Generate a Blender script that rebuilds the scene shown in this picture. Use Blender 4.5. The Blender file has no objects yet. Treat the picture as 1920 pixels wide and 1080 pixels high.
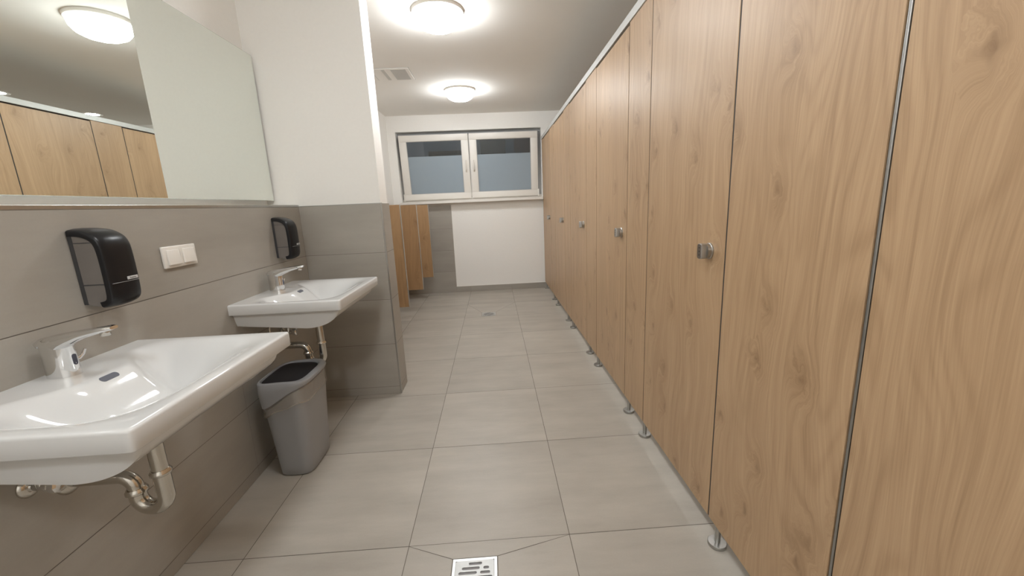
import bpy, bmesh, math, random
from mathutils import Vector, Matrix
random.seed(7)
PI = math.pi
scene = bpy.context.scene
COL = scene.collection

# ------------------------------------------------------------------ dimensions (metres)
XL = -1.15      # tiled face of the washbasin wall
XR2 = -1.33     # wall of the urinal bay behind the pier
YP = 2.494      # near face of the pier
XP = -0.661     # end face of the pier
TP = 0.176      # pier thickness
YE = 5.636      # end wall
XC = 0.703      # front of the cubicles
ZC = 2.38       # ceiling
ZT = 1.231      # top of the tiled dado
XRW = 2.30      # wall behind the cubicles
YB = -1.70      # wall behind the camera

# ------------------------------------------------------------------ materials
MATS = {}
def new_mat(name):
    m = bpy.data.materials.new(name); m.use_nodes = True
    MATS[name] = m
    nt = m.node_tree
    return m, nt, nt.nodes['Principled BSDF']

def N(nt, typ, **kw):
    n = nt.nodes.new(typ)
    for k, v in kw.items():
        if k.startswith('in_'):
            n.inputs[k[3:].replace('_', ' ')].default_value = v
        else:
            setattr(n, k, v)
    return n

def L(nt, a, b): nt.links.new(a, b)

def math_node(nt, op, a, b=None, c=None, clamp=False):
    n = nt.nodes.new('ShaderNodeMath'); n.operation = op; n.use_clamp = clamp
    for i, v in enumerate((a, b, c)):
        if v is None: continue
        if isinstance(v, (int, float)): n.inputs[i].default_value = v
        else: nt.links.new(v, n.inputs[i])
    return n.outputs[0]

def mix_col(nt, fac, a, b, mode='MIX'):
    n = nt.nodes.new('ShaderNodeMix'); n.data_type = 'RGBA'; n.blend_type = mode
    for s, v in ((n.inputs['Factor'], fac), (n.inputs['A'], a), (n.inputs['B'], b)):
        pass
    fi, ai, bi = n.inputs[0], n.inputs[6], n.inputs[7]
    for s, v in ((fi, fac), (ai, a), (bi, b)):
        if isinstance(v, (int, float)): s.default_value = v
        elif isinstance(v, tuple): s.default_value = v
        else: nt.links.new(v, s)
    return n.outputs[2]

def simple(name, col, rough=.5, metal=0., noise=0., nscale=30., bump=0., spec=.5, coat=0.):
    m, nt, p = new_mat(name)
    p.inputs['Roughness'].default_value = rough
    p.inputs['Metallic'].default_value = metal
    p.inputs['Specular IOR Level'].default_value = spec
    p.inputs['Coat Weight'].default_value = coat
    c4 = (*col, 1)
    tc = N(nt, 'ShaderNodeTexCoord')
    nz = N(nt, 'ShaderNodeTexNoise'); nz.inputs['Scale'].default_value = nscale; nz.inputs['Detail'].default_value = 4
    L(nt, tc.outputs['Object'], nz.inputs['Vector'])
    lo = tuple(c * (1 - noise) for c in col) + (1,)
    hi = tuple(min(1, c * (1 + noise)) for c in col) + (1,)
    L(nt, mix_col(nt, nz.outputs['Fac'], lo, hi), p.inputs['Base Color'])
    if bump:
        b = N(nt, 'ShaderNodeBump'); b.inputs['Strength'].default_value = bump; b.inputs['Distance'].default_value = .002
        L(nt, nz.outputs['Fac'], b.inputs['Height']); L(nt, b.outputs['Normal'], p.inputs['Normal'])
    return m

def tile_mat(name, base, streak_scale, rough, contrast=.12):
    """rectified stoneware with cloudy streaks; a little different on every tile"""
    m, nt, p = new_mat(name)
    tc = N(nt, 'ShaderNodeTexCoord'); geo = N(nt, 'ShaderNodeNewGeometry')
    off = N(nt, 'ShaderNodeCombineXYZ')
    r = geo.outputs['Random Per Island']
    L(nt, math_node(nt, 'MULTIPLY', r, 37.), off.inputs[0]); L(nt, math_node(nt, 'MULTIPLY', r, 91.), off.inputs[1]); L(nt, math_node(nt, 'MULTIPLY', r, 53.), off.inputs[2])
    add = N(nt, 'ShaderNodeVectorMath'); add.operation = 'ADD'
    L(nt, tc.outputs['Object'], add.inputs[0]); L(nt, off.outputs[0], add.inputs[1])
    mp = N(nt, 'ShaderNodeMapping'); mp.inputs['Scale'].default_value = streak_scale
    L(nt, add.outputs[0], mp.inputs['Vector'])
    n1 = N(nt, 'ShaderNodeTexNoise'); n1.inputs['Scale'].default_value = 1.; n1.inputs['Detail'].default_value = 6; n1.inputs['Roughness'].default_value = .62
    L(nt, mp.outputs[0], n1.inputs['Vector'])
    n2 = N(nt, 'ShaderNodeTexNoise'); n2.inputs['Scale'].default_value = 3.2; n2.inputs['Detail'].default_value = 3
    L(nt, add.outputs[0], n2.inputs['Vector'])
    n3 = N(nt, 'ShaderNodeTexNoise'); n3.inputs['Scale'].default_value = 160.; n3.inputs['Detail'].default_value = 2
    L(nt, tc.outputs['Object'], n3.inputs['Vector'])
    f = math_node(nt, 'ADD', math_node(nt, 'MULTIPLY', n1.outputs['Fac'], .6), math_node(nt, 'MULTIPLY', n2.outputs['Fac'], .32))
    f = math_node(nt, 'ADD', f, math_node(nt, 'MULTIPLY', n3.outputs['Fac'], .08))
    mr = N(nt, 'ShaderNodeMapRange'); mr.inputs['From Min'].default_value = .3; mr.inputs['From Max'].default_value = .7
    L(nt, f, mr.inputs['Value'])
    lo = (base[0] * (1 - contrast), base[1] * (1 - contrast * 1.05), base[2] * (1 - contrast * 1.1), 1)
    hi = (base[0] * (1 + contrast), base[1] * (1 + contrast), base[2] * (1 + contrast), 1)
    c = mix_col(nt, mr.outputs[0], lo, hi)
    tone = math_node(nt, 'ADD', math_node(nt, 'MULTIPLY', r, .07), .965)
    hsv = N(nt, 'ShaderNodeHueSaturation'); L(nt, c, hsv.inputs['Color']); L(nt, tone, hsv.inputs['Value'])
    L(nt, hsv.outputs[0], p.inputs['Base Color'])
    p.inputs['Roughness'].default_value = rough
    b = N(nt, 'ShaderNodeBump'); b.inputs['Strength'].default_value = .08; b.inputs['Distance'].default_value = .001
    L(nt, n3.outputs['Fac'], b.inputs['Height']); L(nt, b.outputs['Normal'], p.inputs['Normal'])
    return m

def oak_mat(name, axis, base, dark, rough=.42):
    """light oak laminate, grain upright; axis = which object coordinate runs across the board"""
    m, nt, p = new_mat(name)
    tc = N(nt, 'ShaderNodeTexCoord'); oi = N(nt, 'ShaderNodeObjectInfo')
    sep = N(nt, 'ShaderNodeSeparateXYZ'); L(nt, tc.outputs['Object'], sep.inputs[0])
    u = math_node(nt, 'ADD', sep.outputs[axis], math_node(nt, 'MULTIPLY', oi.outputs['Random'], 17.3))
    v = math_node(nt, 'ADD', sep.outputs[2], math_node(nt, 'MULTIPLY', oi.outputs['Random'], 41.7))
    def vec(su, sv, uu=u, vv=v):
        c = N(nt, 'ShaderNodeCombineXYZ')
        L(nt, math_node(nt, 'MULTIPLY', uu, su), c.inputs[0]); L(nt, math_node(nt, 'MULTIPLY', vv, sv), c.inputs[1])
        return c.outputs[0]
    def noise(vc, scale=1., detail=3., rough=.5):
        n = N(nt, 'ShaderNodeTexNoise'); n.noise_dimensions = '2D'
        n.inputs['Scale'].default_value = scale; n.inputs['Detail'].default_value = detail; n.inputs['Roughness'].default_value = rough
        L(nt, vc, n.inputs['Vector']); return n.outputs['Fac']
    # knots
    vo = N(nt, 'ShaderNodeTexVoronoi'); vo.voronoi_dimensions = '2D'; vo.inputs['Scale'].default_value = 1.
    wob = noise(vec(26., 18.), 1., 3.)
    kv = N(nt, 'ShaderNodeCombineXYZ')
    L(nt, math_node(nt, 'ADD', math_node(nt, 'MULTIPLY', u, 6.2), math_node(nt, 'MULTIPLY', wob, .24)), kv.inputs[0])
    L(nt, math_node(nt, 'ADD', math_node(nt, 'MULTIPLY', v, 3.8), math_node(nt, 'MULTIPLY', wob, .24)), kv.inputs[1])
    L(nt, kv.outputs[0], vo.inputs['Vector'])
    d = vo.outputs['Distance']
    sepc = N(nt, 'ShaderNodeSeparateColor'); L(nt, vo.outputs['Color'], sepc.inputs[0])
    present = math_node(nt, 'GREATER_THAN', sepc.outputs[0], .52)
    halo = math_node(nt, 'MULTIPLY', math_node(nt, 'POWER', math_node(nt, 'SUBTRACT', 1., math_node(nt, 'MULTIPLY', d, 2.1), clamp=True), 2.2), present)
    # warp of the grain, bending round the knots
    w1 = noise(vec(2.2, .55), 1., 2.)
    u2 = math_node(nt, 'ADD', u, math_node(nt, 'MULTIPLY', math_node(nt, 'SUBTRACT', w1, .5), .26))
    u2 = math_node(nt, 'ADD', u2, math_node(nt, 'MULTIPLY', halo, .07))
    fine = noise(vec(330., 5., u2), 1., 3., .6)
    mid = noise(vec(60., 1.4, u2), 1., 4., .6)
    broad = noise(vec(7.5, .5, u2), 1., 3.)
    # cathedral rings
    ph = math_node(nt, 'ADD', math_node(nt, 'MULTIPLY', u2, 150.), math_node(nt, 'MULTIPLY', noise(vec(4.0, 1.0, u2), 1., 2.), 80.))
    ring = math_node(nt, 'POWER', math_node(nt, 'MULTIPLY', math_node(nt, 'ADD', math_node(nt, 'SINE', ph), 1.), .5), 2.5)
    patch = math_node(nt, 'MULTIPLY', math_node(nt, 'SUBTRACT', noise(vec(1.9, .45), 1., 2.), .42, clamp=True), 3.2, clamp=True)
    f = math_node(nt, 'ADD', math_node(nt, 'MULTIPLY', math_node(nt, 'SUBTRACT', fine, .5), .80), math_node(nt, 'MULTIPLY', math_node(nt, 'SUBTRACT', mid, .5), .85))
    f = math_node(nt, 'ADD', f, math_node(nt, 'MULTIPLY', math_node(nt, 'SUBTRACT', broad, .5), .62))
    f = math_node(nt, 'ADD', f, math_node(nt, 'MULTIPLY', math_node(nt, 'MULTIPLY', ring, patch), .30))
    f = math_node(nt, 'ADD', f, math_node(nt, 'MULTIPLY', halo, .30))
    mr = N(nt, 'ShaderNodeMapRange'); mr.inputs['From Min'].default_value = -.42; mr.inputs['From Max'].default_value = .75
    L(nt, f, mr.inputs['Value'])
    c = mix_col(nt, mr.outputs[0], (*base, 1), (*dark, 1))
    core = math_node(nt, 'MULTIPLY', math_node(nt, 'SUBTRACT', 1., math_node(nt, 'MULTIPLY', d, 10.5), clamp=True), present)
    core = math_node(nt, 'MULTIPLY', math_node(nt, 'MULTIPLY', core, math_node(nt, 'ADD', noise(vec(110., 80.), 1., 3.), sepc.outputs[1])), .50, clamp=True)
    c = mix_col(nt, core, c, (dark[0] * .70, dark[1] * .66, dark[2] * .62, 1))
    L(nt, c, p.inputs['Base Color'])
    p.inputs['Roughness'].default_value = rough
    p.inputs['Specular IOR Level'].default_value = .5
    b = N(nt, 'ShaderNodeBump'); b.inputs['Strength'].default_value = .12; b.inputs['Distance'].default_value = .0006
    L(nt, fine, b.inputs['Height']); L(nt, b.outputs['Normal'], p.inputs['Normal'])
    return m

def emit_mat(name, col, strength):
    m = bpy.data.materials.new(name); m.use_nodes = True; nt = m.node_tree
    p = nt.nodes['Principled BSDF']
    p.inputs['Base Color'].default_value = (.8, .8, .8, 1)
    p.inputs['Emission Color'].default_value = (*col, 1); p.inputs['Emission Strength'].default_value = strength
    MATS[name] = m
    return m

PLASTER = simple('white_plaster', (.90, .885, .855), .9, noise=.02, nscale=60., bump=.12, spec=.2)
CEIL = simple('ceiling_paint', (.90, .88, .84), .92, noise=.015, nscale=5., spec=.2)
FLOORT = tile_mat('floor_stoneware', (.410, .377, .330), (1.8, 8., 1.8), .40, .17)
WALLT = tile_mat('wall_stoneware', (.360, .335, .296), (1.5, 1.5, 8.), .42, .12)
GROUT = simple('grout', (.145, .125, .105), .9, noise=.1)
GROUTW = simple('wall_grout', (.19, .17, .15), .9, noise=.1)
OAK = oak_mat('oak_laminate', 1, (.560, .380, .226), (.325, .198, .106))
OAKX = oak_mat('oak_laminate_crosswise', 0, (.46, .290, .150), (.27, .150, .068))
STEEL = simple('brushed_steel', (.46, .455, .44), .32, 1., noise=.06, nscale=90.)
ROD = simple('dark_steel_rod', (.40, .40, .395), .42, 1., noise=.05)
CHROME = simple('chrome', (.80, .80, .80), .06, 1.)
OLDCHROME = simple('dull_chrome_pipe', (.62, .59, .54), .16, 1., noise=.08, nscale=25.)
ALU = simple('satin_aluminium', (.66, .66, .64), .38, 1., noise=.03)
WHITEALU = simple('pale_anodised_rail', (.58, .58, .56), .45, .25, noise=.02)
DARKGAP = simple('gap_shade_and_marks', (.038, .034, .032), .7, noise=.1)  # near-black for the painted shade in board gaps, and for the lock marks
CERAMIC = simple('white_glazed_ceramic', (.665, .665, .66), .07, noise=.008, nscale=4., coat=.3)
PLASTIC = simple('white_plastic', (.80, .77, .72), .35, noise=.01)
PVC = simple('white_window_frame', (.82, .79, .74), .40, noise=.01)
GASKET = simple('grey_window_gasket', (.42, .42, .42), .6, noise=.05)
BLACK = simple('black_gloss_plastic', (.010, .010, .0115), .30, noise=.1, spec=.3)
DARKGREY = simple('dark_grey_plastic', (.04, .04, .042), .4, noise=.1)
BINGREY = simple('grey_bin_plastic', (.32, .325, .335), .42, noise=.03, nscale=8.)
LIDGREY = simple('light_grey_lid_plastic', (.33, .34, .36), .42, noise=.03, nscale=8.)
BININ = simple('bin_inside', (.012, .011, .014), .7, noise=.1)
SLOT = simple('overflow_dark', (.10, .105, .13), .5, noise=.05)
SENSOR = simple('sensor_window', (.055, .06, .09), .15, noise=.05)
WELL = simple('drain_well_grey', (.24, .235, .24), .6, noise=.1)
VENTG = simple('vent_mesh_grey', (.60, .59, .56), .7, noise=.05, nscale=200.)
OUTSIDE = simple('night_facade', (.36, .39, .42), .9, noise=.15, nscale=2.)
OUTDARK = simple('night_facade_dark', (.03, .03, .032), .9, noise=.2, nscale=2.)
FROST = simple('frosted_film', (.305, .365, .415), .5, noise=.02, nscale=3., spec=.3)
LAMPG = emit_mat('lamp_opal', (.955, .985, 1.), 55.)
LAMPN = emit_mat('lamp_opal_near', (.955, .985, 1.), 38.)
LAMPB = emit_mat('lamp_opal_back', (.955, .985, 1.), 88.)
STALLG = emit_mat('stall_lamp_opal', (1., .99, .97), 60.)

def mirror_material():
    m, nt, p = new_mat('silvered_mirror')
    p.inputs['Base Color'].default_value = (.86, .895, .855, 1)
    p.inputs['Metallic'].default_value = 1.; p.inputs['Roughness'].default_value = .0
    return m
MIRROR = mirror_material()

def smoke_material():
    """smoke-tinted see-through cheeks of the soap dispensers"""
    m, nt, p = new_mat('smoked_clear_plastic')
    out = nt.nodes['Material Output']
    tr = N(nt, 'ShaderNodeBsdfTransparent'); tr.inputs['Color'].default_value = (.78, .73, .70, 1)
    gl = N(nt, 'ShaderNodeBsdfGlossy'); gl.inputs['Roughness'].default_value = .12; gl.inputs['Color'].default_value = (.9, .9, .9, 1)
    df = N(nt, 'ShaderNodeBsdfDiffuse'); df.inputs['Color'].default_value = (.30, .272, .252, 1)
    fr = N(nt, 'ShaderNodeFresnel'); fr.inputs['IOR'].default_value = 1.5
    m1 = N(nt, 'ShaderNodeMixShader'); m1.inputs[0].default_value = .55
    L(nt, tr.outputs[0], m1.inputs[1]); L(nt, df.outputs[0], m1.inputs[2])
    m2 = N(nt, 'ShaderNodeMixShader'); L(nt, fr.outputs[0], m2.inputs[0])
    L(nt, m1.outputs[0], m2.inputs[1]); L(nt, gl.outputs[0], m2.inputs[2])
    L(nt, m2.outputs[0], out.inputs['Surface'])
    return m
SMOKE = smoke_material()

def thin_glass(name, tint, gloss=1.):
    m, nt, p = new_mat(name)
    out = nt.nodes['Material Output']
    tr = N(nt, 'ShaderNodeBsdfTransparent'); tr.inputs['Color'].default_value = (*tint, 1)
    gl = N(nt, 'ShaderNodeBsdfGlossy'); gl.inputs['Roughness'].default_value = .02
    fr = N(nt, 'ShaderNodeFresnel'); fr.inputs['IOR'].default_value = 1.75
    m2 = N(nt, 'ShaderNodeMixShader'); L(nt, fr.outputs[0], m2.inputs[0])
    L(nt, tr.outputs[0], m2.inputs[1]); L(nt, gl.outputs[0], m2.inputs[2])
    L(nt, m2.outputs[0], out.inputs['Surface'])
    return m
GLASS = thin_glass('window_glass', (.80, .85, .87))

def bag_material():
    m, nt, p = new_mat('clear_bin_liner')
    out = nt.nodes['Material Output']
    tc = N(nt, 'ShaderNodeTexCoord')
    nz = N(nt, 'ShaderNodeTexNoise'); nz.inputs['Scale'].default_value = 38.; nz.inputs['Detail'].default_value = 5; nz.inputs['Distortion'].default_value = 1.4
    L(nt, tc.outputs['Object'], nz.inputs['Vector'])
    bp = N(nt, 'ShaderNodeBump'); bp.inputs['Strength'].default_value = .9; bp.inputs['Distance'].default_value = .006
    L(nt, nz.outputs['Fac'], bp.inputs['Height'])
    tr = N(nt, 'ShaderNodeBsdfTransparent'); tr.inputs['Color'].default_value = (.93, .91, .88, 1)
    df = N(nt, 'ShaderNodeBsdfDiffuse'); df.inputs['Color'].default_value = (.55, .50, .45, 1)
    gl = N(nt, 'ShaderNodeBsdfGlossy'); gl.inputs['Roughness'].default_value = .16
    L(nt, bp.outputs[0], gl.inputs['Normal']); L(nt, bp.outputs[0], df.inputs['Normal'])
    m1 = N(nt, 'ShaderNodeMixShader'); m1.inputs[0].default_value = .22
    L(nt, tr.outputs[0], m1.inputs[1]); L(nt, df.outputs[0], m1.inputs[2])
    m2 = N(nt, 'ShaderNodeMixShader'); m2.inputs[0].default_value = .17
    L(nt, m1.outputs[0], m2.inputs[1]); L(nt, gl.outputs[0], m2.inputs[2])
    L(nt, m2.outputs[0], out.inputs['Surface'])
    return m
BAG = bag_material()

# ------------------------------------------------------------------ mesh helpers
def box(bm, x0, x1, y0, y1, z0, z1, mi=0, bev=0., seg=2):
    vs = [bm.verts.new(p) for p in ((x0, y0, z0), (x1, y0, z0), (x1, y1, z0), (x0, y1, z0), (x0, y0, z1), (x1, y0, z1), (x1, y1, z1), (x0, y1, z1))]
    fs = [bm.faces.new([vs[i] for i in q]) for q in ((0, 3, 2, 1), (4, 5, 6, 7), (0, 1, 5, 4), (1, 2, 6, 5), (2, 3, 7, 6), (3, 0, 4, 7))]
    for f in fs: f.material_index = mi
    if bev:
        es = list({e for f in fs for e in f.edges})
        r = bmesh.ops.bevel(bm, geom=es, offset=bev, segments=seg, affect='EDGES', profile=.5)
        for f in r['faces']: f.material_index = mi
    return fs

def poly(bm, pts, mi=0):
    f = bm.faces.new([bm.verts.new(p) for p in pts]); f.material_index = mi
    return f

def loft(bm, rings, cap=True, mi=0, closed=True):
    vr = [[bm.verts.new(p) for p in r] for r in rings]
    n = len(vr[0])
    for a, b in zip(vr, vr[1:]):
        for i in range(n if closed else n - 1):
            j = (i + 1) % n
            f = bm.faces.new((a[i], a[j], b[j], b[i])); f.material_index = mi
    if cap and closed:
        f = bm.faces.new(list(reversed(vr[0]))); f.material_index = mi
        f = bm.faces.new(vr[-1]); f.material_index = mi
    return vr

def lathe(bm, prof, n=32, c=(0, 0, 0), axis='Z', sx=1., sy=1., mi=0):
    """prof: (radius, height) pairs, bottom to top"""
    rings = []
    for r, h in prof:
        ring = []
        for i in range(n):
            a = 2 * PI * i / n
            x, y = r * math.cos(a) * sx, r * math.sin(a) * sy
            p = (x, y, h) if axis == 'Z' else ((h, x, y) if axis == 'X' else (y, h, x))
            ring.append((p[0] + c[0], p[1] + c[1], p[2] + c[2]))
        rings.append(ring)
    return loft(bm, rings, True, mi)

def tube(bm, path, radius, n=20, mi=0):
    """round pipe swept along a list of points"""
    P = [Vector(p) for p in path]
    rings = []
    up = Vector((0, 1, 0))
    for i, p in enumerate(P):
        t = (P[min(i + 1, len(P) - 1)] - P[max(i - 1, 0)]).normalized()
        a = t.cross(up)
        if a.length < 1e-4: a = t.cross(Vector((1, 0, 0)))
        a.normalize(); b = a.cross(t).normalized()
        r = radius[i] if isinstance(radius, (list, tuple)) else radius
        rings.append([tuple(p + a * r * math.cos(2 * PI * k / n) + b * r * math.sin(2 * PI * k / n)) for k in range(n)])
    return loft(bm, rings, True, mi)

def arc(cx, cz, r, a0, a1, y, n=14):
    return [(cx + r * math.cos(math.radians(a0 + (a1 - a0) * i / n)), y, cz + r * math.sin(math.radians(a0 + (a1 - a0) * i / n))) for i in range(n + 1)]

def obj(name, bm, mats, parent=None, smooth=None, loc=None):
    bmesh.ops.recalc_face_normals(bm, faces=bm.faces[:])
    me = bpy.data.meshes.new(name); bm.to_mesh(me); bm.free()
    for m in (mats if isinstance(mats, (list, tuple)) else [mats]): me.materials.append(m)
    if smooth is not None:
        me.polygons.foreach_set('use_smooth', [True] * len(me.polygons))
        if smooth < 180:
            me.set_sharp_from_angle(angle=math.radians(smooth))
    o = bpy.data.objects.new(name, me); COL.objects.link(o)
    if parent: o.parent = parent
    if loc: o.location = loc
    return o

def tag(o, label, cat, group=None):
    o['label'] = label; o['category'] = cat; o['kind'] = 'thing'
    if group: o['group'] = group
    return o

def thing(name, label, cat, loc=(0, 0, 0), group=None):
    o = bpy.data.objects.new(name, None); COL.objects.link(o); o.location = loc
    o.empty_display_size = .05
    return tag(o, label, cat, group)

def struct(name, bm, mats, parent=None, label=None, **kw):
    o = obj(name, bm, mats, parent, **kw)
    if not parent: o['kind'] = 'structure'
    if label: o['label'] = label
    return o

def dup(root, loc, label, group=None):
    r = root.copy(); COL.objects.link(r); r.location = loc; r['label'] = label
    if group: r['group'] = group
    for ch in list(root.children):
        c = ch.copy(); COL.objects.link(c); c.parent = r
        for g in list(ch.children):
            d = g.copy(); COL.objects.link(d); d.parent = c
    return r

def inset_poly(pts, d):
    """shrink a convex counter-clockwise 2-D polygon by d on every side"""
    n = len(pts); out = []
    for i in range(n):
        p0, p1, p2 = Vector(pts[i - 1]), Vector(pts[i]), Vector(pts[(i + 1) % n])
        e1 = (p1 - p0).normalized(); e2 = (p2 - p1).normalized()
        n1 = Vector((-e1.y, e1.x)); n2 = Vector((-e2.y, e2.x))
        k = d / max(.2, 1 + n1.dot(n2))
        out.append(tuple(p1 + (n1 + n2) * k))
    return out

def tile_sheet(bm, us, vs, place, gap, mi, gu=.0010):
    """rectangular tiles between the joint lines us, vs; place(u, v) gives the 3-D point"""
    for a, b in zip(us, us[1:]):
        for c, d in zip(vs, vs[1:]):
            g, h = gap / 2, gu / 2
            poly(bm, [place(a + h, c + g), place(b - h, c + g), place(b - h, d - g), place(a + h, d - g)], mi)

# ------------------------------------------------------------------ the room
COURSES = [0., .052, .345, .640, .937, ZT]

# floor -------------------------------------------------------------
TX, TY, X0, Y0 = .5832, .600, -.3636, 1.246
def grid_lines(lo, hi, o, s):
    k0 = math.floor((lo - o) / s) + 1
    out = [lo]
    x = o + k0 * s
    while x < hi - .002:
        if x > lo + .002: out.append(x)
        x += s
    return out + [hi]
fx = grid_lines(-1.36, XRW, X0, TX); fy = grid_lines(YB, YE + .02, Y0, TY)
DRAINS = [(-.122, 1.100), (-.100, 4.345)]
DH = .0775
bm = bmesh.new()
box(bm, -1.36, XRW, YB, YE + .3, -.12, -.0012, 1)
for a, b in zip(fx, fx[1:]):
    for c, d in zip(fy, fy[1:]):
        dr = [q for q in DRAINS if a < q[0] < b and c < q[1] < d]
        if dr:
            cx, cy = dr[0]
            o4 = [(a, c), (b, c), (b, d), (a, d)]
            i4 = [(cx - DH, cy - DH), (cx + DH, cy - DH), (cx + DH, cy + DH), (cx - DH, cy + DH)]
            for i in range(4):
                j = (i + 1) % 4
                q = inset_poly([o4[i], o4[j], i4[j], i4[i]], .0013)
                poly(bm, [(x, y, 0.) for x, y in q], 0)
        else:
            g = .0013
            poly(bm, [(a + g, c + g, 0), (b - g, c + g, 0), (b - g, d - g, 0), (a + g, d - g, 0)], 0)
struct('floor', bm, [FLOORT, GROUT])

# ceiling
bm = bmesh.new(); box(bm, -1.40, XRW + .1, YB - .1, YE + .3, ZC, ZC + .15)
struct('ceiling', bm, CEIL)

# washbasin wall (tiled below, plastered above)
WJ = grid_lines(YB, YP, 1.715, 1.196)
bm = bmesh.new()
box(bm, XR2 - .1, XR2, YB, YP + .02, ZT - .1, ZC, 0)
box(bm, XR2 - .1, XL - .0012, YB, YP + .02, -.1, ZT, 2)
box(bm, XR2, XL - .008, YB, YP, ZT, ZT + .004, 0)
tile_sheet(bm, WJ, COURSES[:4], lambda u, v: (XL, u, v), .0024, 1)
tile_sheet(bm, [YB, -.70, .50, YP], COURSES[3:], lambda u, v: (XL, u, v), .0024, 1)
struct('wall_left', bm, [PLASTER, WALLT, GROUTW])
bm = bmesh.new(); box(bm, XL - .01, XL + .0012, YB, YP, ZT - .001, ZT + .011, 0, .001)
struct('trim_1', bm, STEEL)

# pier between washbasins and urinals
bm = bmesh.new()
box(bm, XR2 - .02, XP - .008, YP + .008, YP + TP - .008, ZT, ZC, 0)
box(bm, XR2 - .02, XP - .0012, YP + .0012, YP + TP, -.1, ZT, 2)
tile_sheet(bm, [XL, XP], COURSES, lambda u, v: (u, YP, v), .0024, 1)
tile_sheet(bm, [YP, YP + TP], COURSES, lambda u, v: (XP, u, v), .0024, 1)
struct('wall_pier', bm, [PLASTER, WALLT, GROUTW])
bm = bmesh.new()
box(bm, XP - .008, XP + .0015, YP - .0015, YP + .008, .0, ZT + .002, 0, .002)
box(bm, XL, XP + .0012, YP - .0012, YP + .008, ZT - .001, ZT + .004, 0, .001)
struct('trim_2', bm, STEEL)

# wall of the urinal bay
bm = bmesh.new()
box(bm, XR2 - .1, XR2, YP + TP - .1, YE + .3, ZT - .1, ZC, 0)
box(bm, XR2 - .1, XR2 + .0068, YP + TP - .1, YE + .01, -.1, ZT, 2)
tile_sheet(bm, grid_lines(YP + TP, YE, 2.9, .596), COURSES, lambda u, v: (XR2 + .008, u, v), .0024, 1)
struct('wall_urinal_side', bm, [PLASTER, WALLT, GROUTW])

# end wall with the window opening
WX0, WX1, WZ0, WZ1 = -1.224, .697, 1.252, 2.179
bm = bmesh.new()
for q in ((XR2 - .05, XRW, -.1, WZ0), (XR2 - .05, XRW, WZ1, ZC), (XR2 - .05, WX0, WZ0, WZ1), (WX1, XRW, WZ0, WZ1)):
    box(bm, q[0], q[1], YE, YE + .26, q[2], q[3], 0)
ETX = -.563
box(bm, XR2, ETX, YE - .0068, YE + .001, 0, 1.215, 2)
tile_sheet(bm, [XR2, -1.145, ETX], [0., .30, .60, .90, 1.215], lambda u, v: (u, YE - .008, v), .0024, 1)
struct('wall_end', bm, [PLASTER, WALLT, GROUTW])
bm = bmesh.new()
box(bm, ETX, XC + .02, YE - .0068, YE + .001, 0, .078, 1)
tile_sheet(bm, [ETX] + [x for x in fx if ETX < x < XC] + [XC + .02], [0., .078], lambda u, v: (u, YE - .008, v), .0024, 0)
struct('baseboard_end', bm, [WALLT, GROUTW])
bm = bmesh.new()
box(bm, ETX, XC + .02, YE - .0085, YE, .078, .082, 0)
box(bm, ETX, ETX + .004, YE - .0085, YE, .078, 1.215, 0)
struct('trim_3', bm, PVC)

bm = bmesh.new(); box(bm, XRW, XRW + .1, YB, YE + .3, -.1, ZC)
struct('wall_right', bm, PLASTER)
bm = bmesh.new(); box(bm, XL - .25, XRW + .1, YB - .1, YB, -.1, ZC)
struct('wall_back', bm, PLASTER)

# ------------------------------------------------------------------ window (two tilted casements)
bm = bmesh.new()
box(bm, WX0 + .001, WX1 - .001, YE - .100, YE + .13, WZ0 - .010, WZ0 + .024, 0, .004)
struct('trim_4', bm, PVC, label='white window sill')
FY = YE + .105   # inner face of the fixed frame
bm = bmesh.new()
fr = .045
box(bm, WX0, WX1, FY, FY + .07, WZ0 + .026, WZ0 + .026 + fr, 0, .003)
box(bm, WX0, WX1, FY, FY + .07, WZ1 - fr, WZ1, 1, .003)
box(bm, WX0, WX0 + fr, FY, FY + .07, WZ0 + .06, WZ1 - .03, 1, .003)
box(bm, WX1 - fr, WX1, FY, FY + .07, WZ0 + .06, WZ1 - .03, 1, .003)
box(bm, -.295, -.245, FY, FY + .07, WZ0 + .06, WZ1 - .03, 0, .003)
struct('trim_5', bm, [PVC, GASKET], label='fixed white window frame')

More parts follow.
